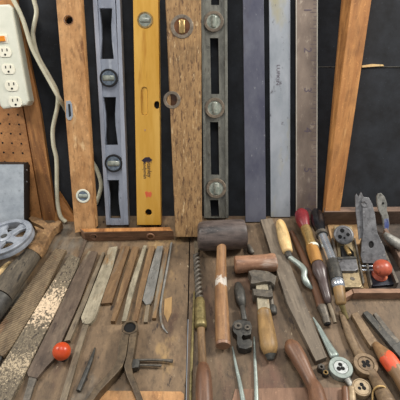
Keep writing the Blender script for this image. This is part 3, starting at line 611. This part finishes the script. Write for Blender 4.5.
r = thing('wooden_bar', 'long grey weathered wooden bar lying diagonally right of the mallets', 'bar', frame_T((320, 360), (266, 219)))
TP('bar', [(260.5, 219.5), (272, 218), (304, 300), (327, 357), (316, 361), (287, 303)], 0, .013, 'bar_wood', r, .0006)
r = thing('wooden_board', 'thin brown board at the bottom edge under the curved grip', 'board', frame_T((290, 404), (290, 388)))
TP('plank', [(235, 389), (300, 387.5), (343, 387.5), (350, 430), (225, 430)], 0, .0018, 'bench_strip', r, .0003)
r = thing('curved_grip', 'dark reddish-brown curved wooden grip at the bottom', 'handle', frame_T((316, 400), (290, 342)))
TS('grip', [(289.5, 342.5, 5, .016), (292, 347, 8, .016), (299, 358.5, 8.2, .016), (306, 372, 7, .016), (311, 382, 6.6, .016), (316, 391, 8, .018), (319, 408, 9.5, .020)], 'handle_brown', r, seg=22, n=6)
for i, (x, y, rr, l) in enumerate([(321.5, 366.5, 3.8, 'dark square nut at the end of the weathered bar'), (325.8, 372, 3.6, 'lower dark nut beside the greenish die stock')]):
    r = thing('hex_nut', l, 'nut', frame_T((x, y), (x, y - 10)))
    Tdisc('body', x, y, rr, 1.4, 0, .012 - i * .003, 'dark_iron', r, seg=6)
    Tdisc('washer', x, y, rr * .7, 1.4, .0121 - i * .003, .0135 - i * .003, 'brass' if i else 'mid_iron', r)

# ================================================================ RIGHT
r = thing('offset_crank_driver', 'pale wooden handle tool with bent steel crank shaft', 'driver', frame_T((311, 288), (281, 220)))
TS('handle', [(279.8, 222, 3.6, .019), (281, 226, 5, .019), (284, 238, 6, .019), (287.5, 251, 5.2, .019)], 'handle_pale', r, seg=20, label='smooth pale wood handle')
TS('ferrule', [(288, 252.5, 3.6, .018), (289.2, 257, 3.3, .018)], 'dark_iron', r, n=1)
TS('crank', [(289.5, 257, 2.5, .018), (294, 260.5, 2.6, .018), (301, 266, 3, .018), (304.3, 271, 3.2, .018), (304.3, 277, 3, .016), (307, 283, 3.4, .012), (312, 288.5, 1.6, .008)], 'green_steel', r, n=6)
r = thing('stick_driver', 'long brown stick tool with steel socket end beside the crank', 'driver', frame_T((328, 325), (293, 232)))
TS('shaft', [(291.5, 232, 2.4), (298, 246, 3.2), (307.5, 267, 3.8), (318, 295, 4.6), (321.3, 306, 4.8)], 'handle_brown', r, squash=.8)
TS('socket', [(322, 307, 5), (325, 315, 4.2), (327.5, 324, 3.8)], 'mid_iron', r, rb=False, n=2)
TS('socket_bore', [(327.5, 324, 3, .0085), (327.8, 325, 2.6, .0083)], 'hole', r, n=1, ra=False, rb=False)

r = thing('spiral_screwdriver', 'screwdriver with crimson knob and orange wooden middle grip', 'screwdriver', frame_T((337, 324), (302, 212)))
TS('knob', [(301, 211.5, 4.30, .028), (301.6, 214.5, 6.71, .028), (303, 221, 6.54, .028), (305, 227, 4.82, .027)], 'crimson', r, seg=20)
TS('collar', [(305.2, 227.5, 4.82, .027), (307, 232, 5.33, .026), (309.5, 239, 4.82, .026), (311.5, 246, 5.59, .026)], 'brass', r, seg=18, label='worn cream and brass spiral collar')
TS('grip', [(311.8, 247, 5.85, .026), (314.5, 255, 6.36, .026), (317.3, 263.5, 6.02, .026)], 'handle_orange', r, seg=18, ra=False, rb=False)
TS('bulb', [(317.5, 264, 5.68, .026), (320, 271, 7.05, .026), (322.5, 279, 5.16, .025), (324.5, 287, 4.64, .024), (327.5, 298, 3.96, .021), (328.6, 302, 3.10, .017)], 'dark_bulb', r, seg=20, ra=False)
TS('blade', [(328.8, 302, 2.41, .016), (332, 312, 2.24, .014), (335, 323, 1.98, .012)], 'file_grey_brown', r, rb=False)
TS('ring', [(312.6, 246, 5.93, .026), (313.4, 248.5, 6.19, .026)], 'cream_plastic', r, n=1, ra=False, rb=False)
r = thing('push_screwdriver', 'push screwdriver with glossy black knob, steel tube and chrome collar', 'screwdriver', frame_T((347, 320), (317, 212)))
TS('knob', [(315.5, 211.5, 4, .030), (316.5, 215, 6.2, .030), (318.3, 224, 6.6, .032), (321, 232, 5, .033)], 'gloss_black', r, seg=20)
TS('upper_collar', [(321.2, 233, 6.3, .033), (322, 235.5, 6.3, .033)], 'mid_iron', r, n=1, ra=False, rb=False, seg=18)
TS('tube', [(322.3, 236, 4.6, .033), (327, 248, 4.8, .034), (332, 261, 5.2, .035)], 'chrome', r, ra=False, rb=False, seg=18)
TS('barrel', [(332, 261, 5.6, .035), (335, 271, 6.2, .035), (337, 280, 6.4, .034)], 'dark_iron', r, ra=False, rb=False, seg=18, label='dark barrel section')
TS('collar', [(337.2, 280.5, 6.0, .034), (337.8, 283, 6.8, .033), (338.6, 286.5, 6.4, .032)], 'chrome', r, n=2, seg=20)
TS('grip', [(338.8, 287.5, 5.8, .031), (340, 296, 5.5, .028), (341, 303, 5.1, .023)], 'handle_tan', r, ra=False, seg=18)
TS('bit', [(341.3, 304, 3.2, .021), (344, 311, 2.4, .012), (347.3, 319, 1.8, .005)], 'auger_brass', r, ra=False)

r = thing('wooden_tray', 'shallow brown wooden tray holding the two block planes', 'tray', frame_T((370, 290), (370, 215)))
TP('back_board', [(324.5, 207), (420, 206.5), (420, 211), (324.5, 212)], 0, .040, 'tray_wood', r, .0008)
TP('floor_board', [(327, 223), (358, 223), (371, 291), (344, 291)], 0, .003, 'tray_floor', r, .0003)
TP('floor_board', [(358.3, 223), (430, 222), (445, 291), (371.3, 291)], 0, .003, 'tray_dark', r, .0003, label='dark floor board standing in for grey clutter')  # dark board added in place of the grey clutter on this side
TP('divider', [(384, 229), (387, 228), (406, 262), (403, 264)], .003, .022, 'tray_wood', r, .0005)
TP('front_board', [(352, 288.5), (430, 288.5), (432, 292.5), (354, 293)], 0, .018, 'tray_lip', r, .0008)
TP('corner_strip', [(342, 294.5), (352, 288.8), (353.6, 293), (345, 298.5)], 0, .016, 'tray_lip', r, .0006)

r = thing('block_plane', 'block plane with round grey knob disk and brass nose, left in tray', 'plane', frame_T((354, 286), (343, 225)))
TP('sole', [(334, 226), (352, 226), (363.5, 288), (343, 288)], .0032, .010, 'plane_brass', r, .0006)
TP('side_wall', [(331.5, 238), (333.5, 237), (343.5, 287), (341, 287)], .0032, .018, 'mid_iron', r, .0004)
TP('side_wall', [(354, 238), (355.5, 238), (364.6, 282), (363, 284)], .0032, .016, 'mid_iron', r, .0004)
kc = T(344, 234.5, .034); kn, _ = lean_frame(math.radians(62)); k = mpp(kc)
kb = part('adjusting_wheel', lathe(kc, kn, [(9.6 * k, -.006), (10 * k, -.004), (10 * k, -.001), (9.4 * k, 0), (7.6 * k, .0002), (7.4 * k, -.0006), (.001, -.0006)], 30), 'plane_iron', r, smooth=True)
for dx, dy, rr in ((-1.8, -4, 2.2), (-4, 2.2, 2), (4, 0, 1.8), (.5, 3.4, 1.1)):
    part('hole', lathe(onplane(344 + dx, 234.5 + dy, kc, kn), kn, [(rr * k, -.002), (rr * k, .0002)], 12), 'hole', kb, smooth=True)
part('wheel_post', lathe(kc - kn * .006, -kn, [(.006, 0), (.006, .016)], 14), 'dark_iron', r, smooth=True)
TP('frog', [(341, 246), (347, 245), (354, 252), (354, 256), (342, 257)], .010, .018, 'hole', r, .0006, label='dark mouth below the wheel')
TS('blade_screw', [(346, 247, 2.2, .022), (349.5, 254, 2.2, .022)], 'brass', r, n=1)
TP('lever_cap', [(337.5, 258), (356, 257.5), (358.5, 269), (355, 270.5), (342, 270.5), (339.5, 269)], .010, .024, 'plane_iron', r, .0014)
TP('cap_edge', [(337, 257), (356, 256), (356.6, 258.2), (337.6, 259)], .010, .026, 'dark_iron', r, .0004)
nb = TP('nose', [(341, 273), (358.5, 272.5), (362, 285), (360, 287), (345, 287)], .010, .017, 'plane_brass', r, .0014)
Tdisc('dimple', 352.5, 278.5, 2.4, 0, .0165, .0176, 'mid_iron', nb)

r = thing('block_plane', 'block plane with tall grey lever cap and red ball knob', 'plane', frame_T((383, 286), (370, 215)))
TP('sole', [(364, 240), (378.5, 240), (396, 284), (373, 286)], .0032, .009, 'plane_dark', r, .0006)
TP('side_wall', [(361, 239), (362.6, 238.5), (372.5, 284), (371, 285)], .0032, .018, 'mid_iron', r, .0004)
TP('side_wall', [(379, 240), (381, 240), (399, 282), (396.5, 283)], .0032, .020, 'mid_iron', r, .0004)
a2 = math.radians(48); n2, u2 = lean_frame(a2); b2 = T(372, 263, .020)
F2 = lambda x, y, d=0.0: onplane(x, y, b2 + n2 * d, n2)
lc = LP('lever_cap', r, F2, n2, [(361.5, 200), (364, 197), (369, 197.5), (372.5, 204), (375, 214), (377.5, 233), (384.5, 247), (387, 260), (384, 263.5), (363, 263), (361, 256), (362, 242), (363.5, 230), (362.5, 216), (362.8, 208)], .0035, 'plane_iron', bevel=.0008, holes=[circ(371.3, 244.6, 2.7, 14, 3.6)])
LP('slot', lc, F2, n2, circ(371.3, 244.6, 3, 14, 4), .001, 'hole', d=-.002)
part('cap_eye', lathe(F2(364.8, 204.5, .0), n2, ringprof(.0066, .0036, -.003, .0012)), 'plane_iron', lc, smooth=True)
LP('blade', r, F2, n2, [(355.2, 196), (356.6, 193.5), (358.5, 197), (361, 192), (363.5, 196.5), (362.5, 216), (363.5, 236), (359, 240), (357.5, 226), (355.8, 212)], .002, 'plane_iron', d=-.0036, bevel=.0004)
for yy in (266, 270): TS('cross_pin', [(362, yy, 1.1, .012), (376, yy + .6, 1.1, .012)], 'chrome', r, n=1)
kc = T(383, 266.5, .036); k = mpp(kc); o_ = Vector((kc.x, kc.y, 0)); R_ = 9.4 * k
prof = [(R_ * .80, .009), (R_ * .84, .0115), (R_ * .6, .0165)] + [(R_ * math.sin(math.radians(t)), .0195 + R_ * .72 - R_ * math.cos(math.radians(t)) * .82) for t in (32, 50, 70, 90, 110, 130, 150, 165, 176)]
part('front_knob', lathe(o_, Vector((0, 0, 1)), prof, 30), 'knob_red', r, smooth=True)
r = thing('lever', 'pale metal lever with hole standing behind the red knob plane', 'lever', frame_T((388, 238), (380, 215)))
b3 = T(386, 236, .004); n3, _ = lean_frame(math.radians(30)); F3 = lambda x, y, d=0.0: onplane(x, y, b3 + n3 * d, n3)
LP('arm', r, F3, n3, [(377, 197), (378.5, 193.8), (381.5, 193.2), (385, 197), (387.4, 204), (386.8, 210), (388.6, 216), (389.6, 224), (388.4, 232), (384.5, 233), (383.4, 224), (382, 216), (378.5, 210), (377.2, 203)], .005, 'lever_white', bevel=.0008)
part('pivot_hole', lathe(F3(382.8, 203.2, -.001), n3, [(.0026, 0), (.0026, .0013)], 12), 'hole', r, smooth=True)
LP('enamel_patch', r, F3, n3, [(384.2, 219), (388.4, 218.5), (389, 226), (387.8, 231), (384.8, 231.5)], .001, 'blue_enamel', d=.0005, label='blue enamelled patch')
r = thing('spare_handle', 'rounded pale metal casting beside the tray edge at right', 'casting', frame_T((398, 244), (386, 232)))
TS('body', [(385, 234.5, 2.8, .036), (388, 237, 4, .036), (392, 240, 4.6, .034), (402, 246, 5.2, .032)], 'lever_white', r)
TS('foot', [(392, 241, 3.4, .028), (393, 244, 3.6, .0065)], 'mid_iron', r, n=1)

# die stocks, dies
def die(parent_or_none, x, y, ro, z, m, label=None, ph=.5):
    return None
r = thing('die_stock', 'greenish steel die stock with pointed handle and white round die', 'die stock', frame_T((341, 367), (313, 317)))
TS('handle', [(313, 317.5, .9, .006), (319, 328, 2.3, .007), (327, 343, 3.4, .007), (334.5, 356, 5, .007)], 'green_steel', r, squash=.7, ra=False)
rg = Tdisc('ring', 341, 367, 11.8, 7.4, 0, .0115, 'green_steel', r)
d = Tdisc('die', 341, 367, 7.2, 0, 0, .0105, 'die_white', r, label='white disc with three dark holes')
for a, rr in ((.5, 2.4), (2.5, 2.6), (4.5, 2.4)):
    Tdisc('cutter_hole', 340.8 + 2.3 * math.cos(a), 367 + 2.6 * math.sin(a), rr, 0, .0100, .0108, 'hole', d, seg=14)
TS('lower_stub', [(345, 376.5, 4, .006), (349, 382, 3.2, .006), (352, 387, 2.6, .006)], 'lever_white', r, squash=.7)
r = thing('die_stock', 'rust-brown die stock with twine tied on its lower handle', 'die stock', frame_T((386, 400), (341, 312)))
TS('handle', [(340.5, 312, 2, .007), (343, 318, 3, .007), (350, 336, 4.4, .007), (356.5, 350, 4.6, .007), (361, 356.5, 6, .007)], 'brown_iron', r, squash=.7)
Tdisc('ring', 366, 363.5, 12, 8, 0, .014, 'brown_iron', r)
d = Tdisc('die', 366, 363.5, 7.8, 0, 0, .012, 'brown_iron', r, label='brown disc with four dark cutter holes')
for i in range(4):
    a = PI / 2 * i + .6; Tdisc('cutter_hole', 366 + 3.0 * math.cos(a), 363.5 + 2.6 * math.sin(a), 2.2, 0, .0118, .0124, 'hole', d, seg=14)
Tdisc('cutter_hole', 366, 363.5, 1.6, 0, .0118, .0124, 'hole', d, seg=14)
TS('lower_handle', [(371, 372.5, 5.6, .008), (375, 379, 5.4, .010), (381, 390, 7, .014), (388, 404, 8.6, .016)], 'brown_iron', r, seg=18, ra=False)
bm = bmesh.new(); pr = []
for x, y, z in [(372.5, 400, .004), (373, 392, .012), (376, 387.5, .024), (380.5, 386, .028), (385, 387.5, .024), (386.5, 392, .014), (384, 396, .010)]:
    q = T(x, y, z); pr.append((*q, .0014))
part('twine', addsweep(bm, cr(pr, 6), 8), 'twine', r, smooth=True)
r = thing('round_die', 'loose round tan threading die with three dark holes', 'die', frame_T((362, 387), (362, 377)))
Tdisc('body', 361.8, 387, 9.4, 8, 0, .011, 'die_tan', r)
d = Tdisc('face', 361.8, 387, 8, 0, 0, .010, 'die_tan', r)
for a, rr in ((-1.6, 2.3), (.5, 2.3), (2.6, 1.9)):
    Tdisc('cutter_hole', 361.8 + 2.6 * math.cos(a), 386.8 + 2.4 * math.sin(a), rr, 0, .0098, .0104, 'hole', d, seg=14)
for i, (x, l) in enumerate([(345, 'left brown wooden peg at the bottom by the white die'), (351.5, 'right tan metal peg at the bottom by the round die')]):
    r = thing('peg', l, 'peg', frame_T((x, 402), (x, 386)))
    TS('shaft', [(x, 388, 3.4), (x + .6, 396, 3.6), (x + 1, 408, 3.8)], ('handle_brown', 'die_tan')[i], r, zb=.0022)

r = thing('chisel', 'brown handled chisel with orange paint band at the right edge', 'chisel', frame_T((404, 386), (354, 313)))
TP('blade', [(351.5, 314), (357.5, 311.5), (368, 327), (378.5, 343), (375, 347.5), (370.5, 346), (365, 338)], .001, .010, 'brown_iron', r, .0008)
TS('handle', [(375.5, 344.5, 3.6, .010), (380, 350, 5.6, .013), (387, 358, 8, .017), (393, 366, 8.2, .018), (399, 375, 7.6, .018), (408, 390, 8, .018)], 'orange_wood', r, seg=20)
r = thing('pliers', 'dark narrow long-nosed pliers open at the right edge', 'pliers', frame_T((402, 355), (368, 312)))
TP('jaw', [(363, 312.5), (367, 310.5), (371.5, 314), (386, 331), (404, 350), (399.5, 357), (380, 333), (368, 319)], .001, .009, 'dark_iron', r, .001)
TP('jaw', [(373.5, 313.5), (376, 312), (379.5, 316), (392, 332), (404, 345), (401, 349), (388, 334), (377, 320)], .001, .008, 'mid_iron', r, .001)
TP('joint', [(391, 346), (400, 341), (412, 352), (404, 362)], .0095, .014, 'dark_iron', r, .001)
